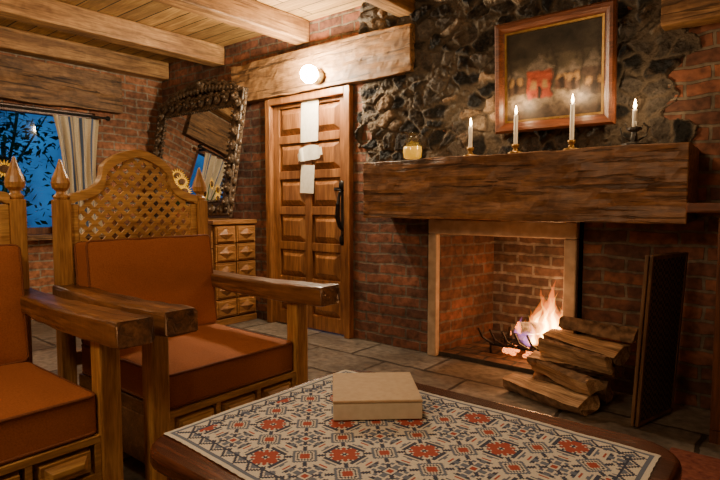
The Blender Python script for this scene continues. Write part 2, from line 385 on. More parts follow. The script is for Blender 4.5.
# curtain
cur=empty('curtain',(-5.36,2.32,0),label='cream cotton curtain with blue stripes hanging beside the window',category='curtain')
bm=bmesh.new(); nu,nv=90,30; V=[]
for j in range(nv+1):
    z=1.90-(1.90-.78)*j/nv; t=j/nv
    wd=.21*(1-.30*math.sin(t*math.pi*.9)**1.0)
    for i in range(nu+1):
        s=i/nu; y=-wd+2*wd*s+.03*t
        x=.022*math.sin(s*2*math.pi*5+t*1.2)+.008*math.sin(s*19+j*.3)
        V.append(bm.verts.new((x,y,z)))
for j in range(nv):
    for i in range(nu):
        a=j*(nu+1)+i; bm.faces.new((V[a],V[a+1],V[a+nu+2],V[a+nu+1]))
cm=attrmat('curtain_cotton',.9,dist=.001,bumpsc=150)
co=finish('cloth',bm,cm,cur,smooth=True)
ca=co.data.color_attributes.new('Col','FLOAT_COLOR','POINT')
for k in range(len(co.data.vertices)):
    i=k%(nu+1); c=(.60,.50,.35)
    if i%22 in (8,9,10,11): c=(.08,.13,.26)
    if i%22 in (14,): c=(.15,.20,.30)
    ca.data[k].color=(*c,1)
bm=bmesh.new(); tube(bm,[(0,-1.7,1.925),(0,.28,1.925)],.012,10); blob(bm,(0,.3,1.925),(.025,.025,.025),sub=2)
box(bm,-.135,0,.2,.22,1.915,1.935)
finish('rod',bm,iron,cur)

# ---------------------------------------------------------------- door
d=empty('door_1',(-3.255,YB,0),kind='structure',label='carved wooden door with raised square panels')
W=.465; DT=2.008
bm=bmesh.new()
box(bm,-W-.03,-W+.03,-.05,.12,0,DT); box(bm,W-.03,W+.03,-.05,.12,0,DT); box(bm,-W+.03,W-.03,-.05,.12,DT-.06,DT)
finish('door_frame',bm,doorw,d,bevel=.006)
bm=bmesh.new(); w2=W-.032; DL=DT-.062
box(bm,-w2,w2,.02,.05,.01,DL)
rows=6; zr=[.10+.308*k for k in range(rows+1)]
box(bm,-w2,-w2+.075,-.005,.02,.01,DL); box(bm,w2-.075,w2,-.005,.02,.01,DL); box(bm,-.04,.04,-.005,.02,.01,DL)
for k,z in enumerate(zr):
    a=.01 if k==0 else z-.035; b_=DL if k==rows else z+.035
    for s0,s1 in ((-w2+.075,-.04),(.04,w2-.075)): box(bm,s0,s1,-.005,.02,a,b_)
finish('door_leaf',bm,doorw,d,bevel=.004)
for k in range(rows):
    for s0,s1 in ((-w2+.075,-.04),(.04,w2-.075)):
        bm=bmesh.new(); frustum(bm,s0+.006,s1-.006,zr[k]+.04,zr[k+1]-.04,.019,-.012,.05)
        finish('raised_panel',bm,doorw,d,bevel=.004)
bm=bmesh.new()
box(bm,.375,.425,-.012,-.005,.80,1.24)
box(bm,.30,.47,-.014,-.006,1.19,1.215)
tube(bm,[(.31,-.012,1.20),(.33,-.04,1.20),(.40,-.04,1.19)],.007,6)
tube(bm,[(.40,-.012,1.19),(.40,-.055,1.17),(.40,-.075,1.08),(.385,-.07,.98),(.40,-.055,.90),(.42,-.03,.86),(.40,-.012,.83)],[.010,.014,.018,.020,.016,.012,.008],8)
blob(bm,(.40,-.03,1.23),(.03,.02,.04),sub=2); blob(bm,(.40,-.03,.79),(.025,.02,.045),sub=2)
finish('door_handle',bm,iron,d,label='ornate black wrought iron pull handle')
def paperobj(x,z,w_,h,kind,label,rot=0):
    bm=bmesh.new()
    if kind=='scroll':
        n_=28; ra=[];rb=[]
        for k in range(n_+1):
            t=k/n_; px=-w_/2+w_*t
            zc_=.018*math.sin(t*math.pi)+.006*math.sin(t*2*math.pi)
            hh_=h*(.30+.12*math.sin(t*math.pi)) if .12<t<.88 else h*.22
            yy=-.004-.018*abs(math.sin(t*math.pi*2.5))*(1 if (t<.25 or t>.75) else .25)
            ra.append(bm.verts.new((px,yy,zc_-hh_))); rb.append(bm.verts.new((px,yy,zc_+hh_)))
        for k in range(n_): bm.faces.new((ra[k],ra[k+1],rb[k+1],rb[k]))
        o=finish('paper_note',bm,paper,loc=(x,YB-.013,z),rot=(0,rot,0),label=label,category='paper note')
        sm=o.modifiers.new('thick','SOLIDIFY'); sm.thickness=.002; sm.offset=0
        return
    pts=[(-w_/2,-h/2),(w_/2,-h/2*.96),(w_/2*.98,h/2),(-w_/2,h/2)]
    a=[bm.verts.new((px,-.004,pz)) for px,pz in pts]; b=[bm.verts.new((px,0,pz)) for px,pz in pts]
    n=len(pts)
    for i in range(n): bm.faces.new((a[i],a[(i+1)%n],b[(i+1)%n],b[i]))
    bm.faces.new(a); bm.faces.new(b[::-1])
    finish('paper_note',bm,paper,loc=(x,YB-.013,z),rot=(0,rot,0),label=label,category='paper note')
paperobj(-3.225,1.775,.20,.35,'r','blank rectangular cream paper sheet taped on the door',.03)
paperobj(-3.215,1.495,.30,.15,'scroll','curled ribbon-shaped cream paper pinned to the door',-.16)
paperobj(-3.255,1.29,.16,.24,'r','blank tan paper sheet taped below a ribbon note',.07)

# wall lamp on lintel
wl=empty('wall_lamp',(-3.04,3.205,2.10),label='small bare glowing bulb lamp mounted on wooden lintel',category='lamp')
bm=bmesh.new(); lathe(bm,[(.06,0),(.06,.012),(.035,.025),(.025,.05)],n=20,M=Matrix.Rotation(math.radians(90),4,'X')); finish('lamp_base',bm,brass,wl,smooth=True)
bm=bmesh.new(); blob(bm,(0,-.11,0),(.07,.07,.07),sub=3); finish('bulb',bm,bulbm,wl)

# ---------------------------------------------------------------- fireplace
fp=empty('fireplace',(-1.526,YB,0),label='brick fireplace with pale surround and thick timber mantel',category='fireplace')
cx=-1.526
bm=bmesh.new()
hx=.439; bx=.32; D=.62; H=.87
T=.1
def wallp(p,q,n_,mi):
    nx_,ny_=n_
    pts=[p,q,(q[0]+nx_*T,q[1]+ny_*T),(p[0]+nx_*T,p[1]+ny_*T)]
    lo=[bm.verts.new((x,y,.0)) for x,y in pts]; hi=[bm.verts.new((x,y,H+.3)) for x,y in pts]
    for i in range(4): bm.faces.new((lo[i],lo[(i+1)%4],hi[(i+1)%4],hi[i])).material_index=mi
    bm.faces.new(lo).material_index=mi; bm.faces.new(hi).material_index=mi
wallp((-hx,.0),(-bx,D),(-1,0),1); wallp((bx,D),(hx,.0),(1,0),1); wallp((-bx-.1,D),(bx+.1,D),(0,1),0)
box(bm,-hx-.1,hx+.1,.25,D+.1,H+.28,H+.34)
finish('firebox',bm,[brick_f,brick_fs],fp,label='soot-stained brick firebox')
bm=bmesh.new(); box(bm,-hx,hx,.0,D,.0,.03); finish('hearth',bm,brickmat('hearth_brick','XY',(.2,.1,.06),(.1,.06,.04),(.05,.04,.03),w=.2,hgt=.1),fp)
bm=bmesh.new()
box(bm,-hx-.07,-hx,-.045,.03,0,.87); box(bm,hx,hx+.075,-.045,.03,0,.87); box(bm,-hx-.07,hx+.075,-.045,.03,.872,.975)
finish('surround',bm,surr,fp,bevel=.008,label='pale tan stone surround')
mo=roughbeam('mantel',(-2.40-cx,-.33,.985),(-.42-cx,-.002,1.372),mantelw,.020,label='thick dark rough-hewn timber beam mantel'); mo.parent=fp
MT=1.376

# grate + fire
gr=empty('fire_grate',(-1.42,3.6,.03),label='black iron grate holding burning wood in the firebox',category='fire grate')
bm=bmesh.new()
for k in range(6):
    x=-.22+.088*k
    tube(bm,[(x-.07,-.2,.19),(x-.05,-.17,.12),(x,-.12,.075),(x,.14,.075),(x,.17,.14)],.008,6)
tube(bm,[(-.25,-.1,.068),(.25,-.1,.068)],.009,6); tube(bm,[(-.25,.1,.068),(.25,.1,.068)],.009,6)
finish('grate_bars',bm,iron,gr)
for x,y in ((-.24,-.1),(.24,-.1),(-.24,.1),(.24,.1)):
    bm=bmesh.new(); tube(bm,[(x,y,0),(x,y,.07)],.009,6); finish('leg',bm,iron,gr)

def makelog(name,length,r,a0,a1,mats,seed,**pr):
    bm=bmesh.new(); rings=[]; n=18; K=10
    full=(a1-a0)>=350
    for i in range(n+1):
        t=i/n; x0_=-length/2+length*t; ring=[]
        tw=.25*(t-.5)
        for k in range(K+(0 if full else 1)):
            a=math.radians(a0+(a1-a0)*k/K)+tw
            rr=r*(1+.22*noise.noise(Vector((x0_*5,math.cos(a)*1.5+seed,math.sin(a)*1.5)))+.08*noise.noise(Vector((x0_*25,a*3,seed))))
            x=x0_+ (.03*noise.noise(Vector((a,seed,1)))if i in (0,n) else 0)
            ring.append(bm.verts.new((x,rr*math.cos(a),rr*math.sin(a))))
        if not full:
            for q in (.5,0,-.5):
                am=math.radians(a1 if q>0 else a0)+tw
                rad=abs(q)*r
                jx=.010*noise.noise(Vector((x0_*9,seed,q*4)))
                ring.append(bm.verts.new((x0_,rad*math.cos(am)+jx,rad*math.sin(am)+jx*1.3)))
        rings.append(ring)
    M=len(rings[0])
    for A,B in zip(rings,rings[1:]):
        for q in range(M):
            f=bm.faces.new((A[q],A[(q+1)%M],B[(q+1)%M],B[q]))
            f.material_index=1 if (not full and q>=K) else 0
    f=bm.faces.new(rings[0]); f.material_index=1; f=bm.faces.new(rings[-1][::-1]); f.material_index=1
    return finish(name,bm,mats,**pr)
lg='split firewood logs stacked beside the hearth'
# x,y,z, a0,a1 (section angles: 0=+y,90=up,180=front), ry, rz, len, r
logs=[
(-1.03,2.89,.100, 195,345, 0,-16,.48,.100),
(-.97,3.08,.070,   0,360, 0,-3,.40,.066),
(-.98,2.92,.112,  10,115, 3,-22,.40,.085),
(-.95,3.05,.235, 195,345,-2,2,.44,.095),
(-.93,2.94,.255, -60,110, 2,-14,.40,.055),
(-.91,3.15,.200,   0,360, 0,-4,.36,.050),
(-.89,3.06,.350, 200,350, 3,-14,.42,.095),
(-.85,3.12,.358, -10,170, 2,-3,.40,.070)]
for i,(x,y,z,a0,a1,ry,rz,L,r_) in enumerate(logs):
    makelog('firewood_log',L,r_,a0,a1,[bark,cutwood],i*3.3,loc=(x,y,z),rot=(0,math.radians(ry),math.radians(rz)),
        label='round bark-covered firewood log in the stack' if a1-a0>350 else 'split firewood log with pale cut face in the stack',category='log',group=lg)
for i,(x,y,z,rz) in enumerate(((-1.33,3.54,.155,15),(-1.42,3.68,.155,-12),(-1.34,3.61,.235,50))):
    makelog('burning_log',.34,.042,0,360,[char,ember],i*7.1,loc=(x,y,z),rot=(0,.05,math.radians(rz)),label='charred burning log on the iron grate',category='log',group='burning logs')
bm=bmesh.new()
for k in range(26):
    c=(random.uniform(-.2,.2),random.uniform(-.12,.12),random.uniform(.005,.03)); blob(bm,c,(random.uniform(.015,.035),random.uniform(.015,.03),random.uniform(.012,.022)))
finish('ember_bed',bm,ember,loc=(-1.38,3.6,.032),label='bed of glowing orange embers under the grate',category='embers',kind='stuff')
def flame(x,y,z,h,r_,ph,parent,mat,nm='flame_tongue'):
    bm=bmesh.new()
    prof=[(r_*.35,0),(r_*.8,.06*h),(r_,.16*h),(r_*.95,.28*h),(r_*.75,.42*h),(r_*.55,.56*h),(r_*.36,.70*h),(r_*.18,.84*h),(.001,h)]
    lathe(bm,prof,(x,y,z),14,off=lambda q:(.13*h*math.sin(q/h*5+ph)*q/h,.03*h*math.cos(q/h*4+ph)))
    for v in bm.verts:
        v.co.x+=noise.noise(v.co*14)*.022; v.co.z+=noise.noise(v.co*9+Vector((5,0,0)))*.012
    finish(nm,bm,mat,parent,smooth=True)
fi=empty('fire',(-1.29,3.55,.19),label='orange and yellow flames rising from burning logs',category='fire')
for x,y,z,h,r_,ph in ((0,0,0,.34,.05,0),(.05,.035,0,.40,.05,1.5),(-.06,.02,0,.28,.05,3),(.09,-.02,-.02,.32,.045,4.2),(-.11,0,-.02,.20,.045,5),(.02,-.06,-.04,.24,.05,2.2),(-.06,-.06,-.06,.18,.05,.7),(-.17,.03,-.02,.12,.035,2),(.06,-.05,-.03,.28,.045,5.6),(-.02,.04,0,.37,.045,4)):
    flame(x,y,z,h,r_,ph,fi,fl_outer)
    flame(x,y,z+.005,h*.74,r_*.68,ph,fi,fl_mid)
    flame(x,y,z+.01,h*.50,r_*.42,ph,fi,fl_core)
for x,y,h,r_,ph in ((-.13,-.05,.20,.045,1),(-.19,.0,.15,.035,2.6),(-.08,-.08,.16,.04,4)):
    flame(x,y,-.06,h,r_,ph,fi,fl_base)

# fire screen
fs=empty('fire_screen',(-.555,2.98,0),label='folding fire screen with dark mesh panels beside the logs',category='fire screen')
for k,(ang,off) in enumerate(((-12,.0),(-15,.03))):
    M=Matrix.Translation((off,0,0))@Matrix.Rotation(math.radians(ang),4,'Z')@Matrix.Rotation(math.radians(3),4,'Y')
    w_=.18
    bm=bmesh.new()
    box(bm,-.008,.008,-w_,-w_+.018,.01,.84,M); box(bm,-.008,.008,w_-.018,w_,.01,.84,M)
    box(bm,-.008,.008,-w_+.018,w_-.018,.01,.028,M); box(bm,-.008,.008,-w_+.018,w_-.018,.822,.84,M)
    pf=finish('screen_panel',bm,screenw,fs,bevel=.003)
    bm=bmesh.new(); box(bm,-.003,.003,-w_+.018,w_-.018,.028,.822,M); finish('wire_mesh',bm,meshm,pf)

# cabinet beside fireplace
cb=empty('side_cabinet',(.05,3.04,0),label='dark reddish wooden cabinet with overhanging top against brick',category='cabinet')
bm=bmesh.new(); box(bm,-.33,.5,-.19,.24,.06,1.04); finish('body',bm,darkw,cb,bevel=.005)
bm=bmesh.new(); box(bm,-.45,.55,-.24,.25,1.04,1.085); finish('top',bm,framew,cb,bevel=.008)
for s in (-1,1):
    bm=bmesh.new(); x=.085+s*.195
    box(bm,x-.18,x+.18,-.21,-.191,.1,1.0); frustum(bm,x-.12,x+.12,.18,.92,-.211,-.225,.03); dr=finish('door',bm,framew,cb,bevel=.003)
    bm=bmesh.new(); blob(bm,(x-s*.15,-.225,.55),(.013,.015,.013),sub=2); finish('knob',bm,brass,dr)
for x in (-.30,.47):
    for y in (-.16,.21):
        bm=bmesh.new(); box(bm,x-.03,x+.03,y-.03,y+.03,0,.06); finish('foot',bm,darkw,cb)

# ---------------------------------------------------------------- candles and jar
def candle(x,y,hh,style,label):
    e=empty('candle',(x,y,MT+.003),label=label,category='candle',group='lit candles on the mantel')
    bm=bmesh.new()
    if style==0:
        lathe(bm,[(.045,0),(.045,.006),(.02,.012),(.012,.03),(.022,.04),(.022,.055)],n=20); zb=.05; m_=brass
    else:
        lathe(bm,[(.06,0),(.06,.01),(.018,.022),(.014,.07),(.034,.08),(.034,.092)],n=16)
        for s in (0,90,180,270):
            a=math.radians(s+20); c,s_=math.cos(a),math.sin(a)
            tube(bm,[(c*.01,s_*.01,.02),(c*.055,s_*.055,.05),(c*.065,s_*.065,.09),(c*.042,s_*.042,.115),(c*.032,s_*.032,.085)],.005,6)
        zb=.085; m_=iron2
    finish('candle_holder',bm,m_,e,smooth=(style==0))
    bm=bmesh.new(); lathe(bm,[(.012,zb),(.012,hh-.045),(.010,hh-.042),(.004,hh-.043)],n=14); finish('wax_stick',bm,wax,e,smooth=False)
    bm=bmesh.new(); tube(bm,[(0,0,hh-.044),(.001,0,hh-.032)],.0015,5); finish('wick',bm,iron,e)
    bm=bmesh.new(); lathe(bm,[(.002,hh-.038),(.007,hh-.03),(.0085,hh-.02),(.005,hh-.004),(.0005,hh+.012)],n=10); finish('flame',bm,cflame,e,smooth=True)
    L=bpy.data.lights.new('candle_light','POINT'); L.energy=3; L.color=(1,.68,.36); L.shadow_soft_size=.01
    lo=bpy.data.objects.new('candle_light',L); COL.objects.link(lo); lo.location=(x,y-.012,MT+hh+.02)
candle(-1.62,3.08,.225,0,'short lit white taper candle in low brass holder')
candle(-1.325,3.08,.268,0,'tall lit white taper candle in low brass holder')
candle(-1.0,3.08,.295,0,'tallest lit white taper candle in brass holder')
candle(-.68,3.06,.225,1,'lit white taper candle in black curled iron holder')
jr=empty('glass_jar',(-2.04,3.06,MT+.003),label='glass jar filled with glowing yellow candle wax',category='jar')
bm=bmesh.new(); lathe(bm,[(.05,0),(.062,.01),(.068,.06),(.062,.11),(.048,.14),(.048,.165),(.056,.175)],n=24); finish('jar_body',bm,jarglass,jr,smooth=True)
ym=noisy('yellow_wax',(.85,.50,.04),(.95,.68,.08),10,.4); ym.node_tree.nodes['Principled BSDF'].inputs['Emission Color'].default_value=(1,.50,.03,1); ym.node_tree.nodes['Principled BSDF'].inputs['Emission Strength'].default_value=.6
bm=bmesh.new(); lathe(bm,[(.045,.006),(.058,.014),(.063,.06),(.060,.085)],n=24); finish('wax',bm,ym,jr,smooth=True)

# ---------------------------------------------------------------- painting
pa=empty('framed_painting',(-1.145,3.185,1.515),rot=(math.radians(3),0,0),label='dark village landscape painting in brown wooden frame on stone',category='painting')
PW,PH=.345,.65
bm=bmesh.new()
prof=[(0,0),(0,-.03),(.012,-.045),(.03,-.04),(.05,-.025),(.06,-.02),(.06,0)]
rings=[]
for (sx,sz) in ((-1,0),(1,0),(1,1),(-1,1)):
    ring=[]
    for (i_,y) in prof:
        ring.append(bm.verts.new((sx*(PW-i_),y,(i_ if sz==0 else PH-i_))))
    rings.append(ring)
for k in range(4):
    A=rings[k];B=rings[(k+1)%4]
    for q in range(len(prof)): bm.faces.new((A[q],A[(q+1)%len(prof)],B[(q+1)%len(prof)],B[q]))
finish('frame',bm,framew,pa)
bm=bmesh.new()
x_=PW-.06
box(bm,-x_,x_,-.022,-.004,.06,.072); box(bm,-x_,x_,-.022,-.004,PH-.072,PH-.06); box(bm,-x_,-x_+.012,-.022,-.004,.072,PH-.072); box(bm,x_-.012,x_,-.022,-.004,.072,PH-.072)
finish('inner_moulding',bm,brass,pa,label='thin gilt inner moulding')
nx2,nz2=150,130; ww=2*(x_-.012); hh=PH-.144
bm=bmesh.new(); V=[bm.verts.new((-ww/2+ww*i/nx2,-.008,.072+hh*j/nz2)) for j in range(nz2+1) for i in range(nx2+1)]
def paint0(u,v):
    n1=noise.fractal(Vector((u*5,v*5,2)),1,2,4); n2=noise.fractal(Vector((u*22,v*28,1)),1,2,3)
    c=Vector((.060,.046,.030))+Vector((.05,.038,.025))*n1
    if v<.33+.06*n1:
        k=max(0,min(1,(v-.04-.10*n1)/.18)); c=Vector((.04,.024,.016))*(1-k)+Vector((.16,.12,.085))*k; c*=(1+.9*n2)
    if v>.70: c*=.6
    houses=[(.10,.33,.20,.26,(.07,.042,.028)),(.36,.27,.27,.46,(.25,.045,.022)),(.60,.34,.15,.22,(.085,.045,.03)),(.72,.31,.13,.30,(.07,.042,.03)),(.92,.24,.22,.44,(.06,.038,.028))]
    for hx_,hz,hw,hh_,hc in houses:
        du=abs(u-hx_)
        if du<hw/2 and hz-.04<v<hz+hh_*.6: 
            c=Vector(hc)*(1+.7*n2)
            if abs(du-hw*.24)<.024 and hz+.07<v<hz+.16: c=Vector((.26,.15,.06))
            if du<.025 and v<hz+.1: c=Vector((.02,.012,.01))
        if v>=hz+hh_*.6 and du<(hz+hh_-v)/(hh_*.4)*hw*.6 : c=Vector((.12,.095,.075))*(1+.9*n2)
    for tx in (.03,.51,.80,.97):
        if abs(u-tx-.02*math.sin(v*14))<.006+.006*(1-v) and .25<v<.86: c=Vector((.02,.013,.01))
        if v>.6 and abs(u-tx)<.08 and n2>.16: c=Vector((.03,.022,.014))
    return c
def paint(u,v):
    s=Vector((0,0,0))
    wu=.022*noise.noise(Vector((u*14,v*14,7))); wv=.022*noise.noise(Vector((u*14,v*14,19)))
    for du,dv in ((-.012,0),(.012,0),(0,-.012),(0,.012)): s+=paint0(u+wu+du,v+wv+dv)
    return tuple(max(.004,k/4) for k in s)
for j in range(nz2):
    for i in range(nx2):
        a=j*(nx2+1)+i; bm.faces.new((V[a],V[a+1],V[a+nx2+2],V[a+nx2+1]))
cv=finish('canvas',bm,attrmat('oil_paint',.5,dist=.001,bumpsc=120),pa)
ca=cv.data.color_attributes.new('Col','FLOAT_COLOR','POINT')
for j in range(nz2+1):
    for i in range(nx2+1): ca.data[j*(nx2+1)+i].color=(*paint(i/nx2,j/nz2),1)

# ---------------------------------------------------------------- dresser and mirror
ds=empty('dresser',(-4.615,3.05,0),label='carved wooden dresser with square panelled sides beneath mirror',category='dresser')
hx_=.685
bm=bmesh.new(); box(bm,-hx_+.02,hx_-.02,-.22,.235,.06,.90); finish('body',bm,recess_shade,ds)
bm=bmesh.new(); box(bm,-hx_-.015,hx_+.015,-.25,.24,.90,.94); finish('top',bm,dressw,ds,bevel=.008)
bm=bmesh.new(); box(bm,-hx_,hx_,-.235,.235,.0,.06); finish('plinth',bm,dressw,ds,bevel=.006)
for sgn in (1,-1):
  for r_ in range(5):
    for c_ in range(2):
        bm=bmesh.new(); y0=-.215+.225*c_; z0_=.075+.165*r_
        M=Matrix.Rotation(math.radians(90*sgn),4,'Z')
        box(bm,y0,y0+.215,-hx_-.0,-hx_+.02,z0_,z0_+.155,M)
        frustum(bm,y0+.012,y0+.203,z0_+.012,z0_+.143,-hx_,-hx_-.010,.004,M)
        # lozenge carving
        cy_=y0+.1075; cz_=z0_+.0775
        base_=[(cy_-.085,cz_),(cy_,cz_-.056),(cy_+.085,cz_),(cy_,cz_+.056)]
        top_=M@Vector((cy_,-hx_-.034,cz_)); tv=bm.verts.new(top_)
        bv=[bm.verts.new(M@Vector((a,-hx_-.0095,b))) for a,b in base_]
        for q in range(4): bm.faces.new((bv[q],bv[(q+1)%4],tv))
        bm.faces.new(bv[::-1])
        finish('carved_side_panel',bm,dressw,ds,bevel=.002)
for r_ in range(4):
    for c_ in range(2):
        bm=bmesh.new(); x0_=-.655+.66*c_; z0_=.075+.207*r_
        box(bm,x0_,x0_+.65,-.24,-.221,z0_,z0_+.2); frustum(bm,x0_+.03,x0_+.62,z0_+.03,z0_+.17,-.24,-.255,.03); dr=finish('drawer',bm,dressw,ds,bevel=.003)
        bm=bmesh.new(); blob(bm,(x0_+.325,-.265,z0_+.1),(.018,.018,.018),sub=2); finish('knob',bm,iron,dr)
MW,MH,FW=.725,1.22,.17
mr=empty('wall_mirror',(-4.65,3.015,.942),rot=(math.radians(-10),0,0),label='large mirror in ornate dark carved frame leaning above dresser',category='mirror')
bm=bmesh.new(); box(bm,-MW+FW-.02,MW-FW+.02,-.026,-.018,FW-.02,MH-FW+.02); finish('mirror_glass',bm,mirror_m,mr)
bm=bmesh.new()
box(bm,-MW+.02,MW-.02,-.03,.0,.01,FW-.02); box(bm,-MW+.02,MW-.02,-.03,0,MH-FW+.02,MH-.01)
box(bm,-MW+.01,-MW+FW-.02,-.03,0,.02,MH-.02); box(bm,MW-FW+.02,MW-.01,-.03,0,.02,MH-.02)
def run(p,q,n,fn):
    for k in range(n):
        t=(k+.5)/n; fn(p[0]+(q[0]-p[0])*t,p[1]+(q[1]-p[1])*t,k)
inn=[(-MW+FW-.01,FW-.01),(MW-FW+.01,FW-.01),(MW-FW+.01,MH-FW+.01),(-MW+FW-.01,MH-FW+.01)]
out=[(-MW+.02,.025),(MW-.02,.025),(MW-.02,MH-.02),(-MW+.02,MH-.02)]
mid=[(-MW+.082,.082),(MW-.082,.082),(MW-.082,MH-.082),(-MW+.082,MH-.082)]
for k in range(4):
    L=(Vector(inn[k])-Vector(inn[(k+1)%4])).length
    run(inn[k],inn[(k+1)%4],int(L/.04),lambda x,z,i:blob(bm,(x,-.035,z),(.014,.014,.014)))
    L=(Vector(mid[k])-Vector(mid[(k+1)%4])).length
    run(mid[k],mid[(k+1)%4],int(L/.12),lambda x,z,i:(blob(bm,(x,-.04,z),(.06,.025,.06)),blob(bm,(x,-.065,z),(.022,.015,.022))))
    run(mid[k],mid[(k+1)%4],int(L/.12)*2,lambda x,z,i:blob(bm,(x+random.uniform(-.03,.03),-.04,z+random.uniform(-.03,.03)),(.03,.022,.02)))
    L=(Vector(out[k])-Vector(out[(k+1)%4])).length
    if k!=0: run(out[k],out[(k+1)%4],int(L/.09),lambda x,z,i:blob(bm,(x,-.025,z),(.045,.025,.045) if i%2 else (.03,.02,.03)))
    tube(bm,[(out[k][0]*.985,-.035,out[k][1]+(.015 if k<2 else -.01)),(out[(k+1)%4][0]*.985,-.035,out[(k+1)%4][1]+(.015 if (k+1)%4<2 else -.01))],.014,8)
fr=finish('mirror_frame',bm,carved,mr)
bm=bmesh.new()
for s in (-1,1):
    tube(bm,[(s*(.02+.60*t),-.03,MH+.12*math.cos(t*math.pi/2)+.012*math.sin(t*25)) for t in [k/16 for k in range(17)]],[.03-.012*k/16 for k in range(17)],8)
    for k in range(10):
        t=k/10; blob(bm,(s*(.04+.58*t),-.03,MH-.01+.075*math.cos(t*1.57)),(.045,.022,.055*(1-.4*t)))
blob(bm,(0,-.035,MH+.11),(.09,.035,.06),sub=2); blob(bm,(0,-.06,MH+.11),(.04,.03,.03),sub=2)
finish('carved_crest',bm,carved,mr)

# ---------------------------------------------------------------- armchairs
def make_chair(cx_,cy_,label):
    ch=empty('armchair',(cx_,cy_,0),label=label,category='armchair',group='wooden armchairs')
    bm=bmesh.new()  # seat frame
    box(bm,-.36,.345,-.315,.315,.27,.325); box(bm,-.36,-.33,-.315,.315,.08,.27); box(bm,-.33,.345,-.315,-.295,.08,.27); box(bm,-.33,.345,.295,.315,.08,.27)
    box(bm,.33,.345,-.315,.315,.06,.27)
    finish('seat_frame',bm,recess_shade,ch,bevel=.004)
    bm=bmesh.new()  # front rails
    for z0_,z1_ in ((.304,.328),(.184,.206),(.05,.085)): box(bm,.345,.375,-.315,.315,z0_,z1_)
    for y in (-.315,-.112,.092,.295):
        box(bm,.345,.3745,y,y+.02,.085,.184); box(bm,.345,.3745,y,y+.02,.206,.304)
    finish('front_rails',bm,chairwy_lit,ch,bevel=.002)
    for r_ in range(2):
        for c_ in range(3):
            bm=bmesh.new(); y0=-.282+.2035*c_; z0_=.094+.120*r_
            frustum(bm,y0,y0+.161,z0_,z0_+.080,-.345,-.378,.006,R90); frustum(bm,y0+.016,y0+.145,z0_+.014,z0_+.066,-.377,-.398,.018,R90)
            finish('carved_panel',bm,chairwy_lit,ch,bevel=.002)
    for s in (-1,1):
        bm=bmesh.new(); box(bm,.315,.385,s*.35-.034,s*.35+.034,0,.642); finish('front_leg',bm,chairw,ch,bevel=.006)
        bm=bmesh.new(); box(bm,-.42,-.36,s*.35-.03,s*.35+.03,0,1.10)
        lathe(bm,[(.028,1.10),(.033,1.112),(.02,1.125),(.018,1.135),(.034,1.15),(.038,1.17),(.032,1.195),(.016,1.235),(.004,1.275)],(-.39,s*.35,0),n=16)
        finish('rear_post',bm,chairw,ch,bevel=.003)
        # armrest: hewn slab
        bm=bmesh.new(); rings=[]; n=28
        for k in range(n+1):
            t=k/n; x=-.40+(.955 if s>0 else .925)*t
            hw=.045+.020*min(1,t*1.8); zc=.688-.012*math.sin(t*math.pi)+.008*(1-t)
            th=.034+.010*t
            if t>.97: hw*=.97; th*=.96
            yo=s*.35+.008*noise.noise(Vector((x*3,s,cx_)))
            ring=[]
            for a in range(16):
                an=2*math.pi*(a+.5)/16; c_,s_=math.cos(an),math.sin(an)
                px=math.copysign(abs(c_)**.25,c_)*hw; pz=math.copysign(abs(s_)**.25,s_)*th
                wob=.006*noise.noise(Vector((x*8,a*.6,s*3)))
                ex=.012*noise.noise(Vector((a*.7,s,2))) if k==n else 0
                ring.append(bm.verts.new((x+ex,yo+px+wob,zc+pz+wob)))
            rings.append(ring)
        for A,B in zip(rings,rings[1:]):
            for q in range(16): bm.faces.new((A[q],A[(q+1)%16],B[(q+1)%16],B[q]))
        bm.faces.new(rings[0]); bm.faces.new(rings[-1][::-1])
        finish('armrest',bm,chairwx,ch,smooth=False,bevel=.006,label='thick dark hewn timber armrest')
    # back
    yw=.322
    def top(y):
        s=min(1,abs(y)/yw)
        if s>.86: return 1.118+.014*math.sqrt(max(0,1-((s-.86)/.14)**2))
        if s>.56:
            q=(.86-s)/.30; return 1.138+.080*(1-math.sqrt(max(0,1-q*q*.98)))+.01*q
        q=s/.56; return 1.226+.118*(math.sqrt(max(0,1-.98*q*q))*.75+.25*(1-q))
    zb=.55; nseg=96; fw=.036
    bm=bmesh.new()
    ys=[-yw+2*yw*k/nseg for k in range(nseg+1)]
    def tb_(y):
        return min(top(y-.018),top(y),top(y+.018))-fw
    for k in range(nseg):
        pts=[]
        for y in (ys[k],ys[k+1]):
            pts.append((y,tb_(y))); pts.append((y,top(y)))
        vs=[]
        for x in (-.412,-.364):
            vs.append([bm.verts.new((x,p[0],p[1])) for p in pts])
        a,b=vs
        bm.faces.new((a[0],a[1],a[3],a[2])); bm.faces.new((b[0],b[2],b[3],b[1])); bm.faces.new((a[1],b[1],b[3],a[3])); bm.faces.new((a[0],a[2],b[2],b[0]))
        if k==0: bm.faces.new((a[0],b[0],b[1],a[1]))
        if k==nseg-1: bm.faces.new((a[2],a[3],b[3],b[2]))
    bmesh.ops.remove_doubles(bm,verts=bm.verts[:],dist=1e-5)
    finish('crest_rail',bm,chairwy_lit,ch,bevel=.002)
    bm=bmesh.new(); box(bm,-.41,-.37,-.32,.32,zb-.06,zb); box(bm,-.41,-.37,-.32,.32,.36,.42)
    box(bm,-.41,-.372,-.32,-.285,zb,1.08); box(bm,-.41,-.372,.285,.32,zb,1.08)
    finish('back_rail',bm,chairwy_lit,ch,bevel=.004)
    bm=bmesh.new(); sp_=.043
    def inside(y,z): return abs(y)<.287 and zb<z<tb_(y)+.004
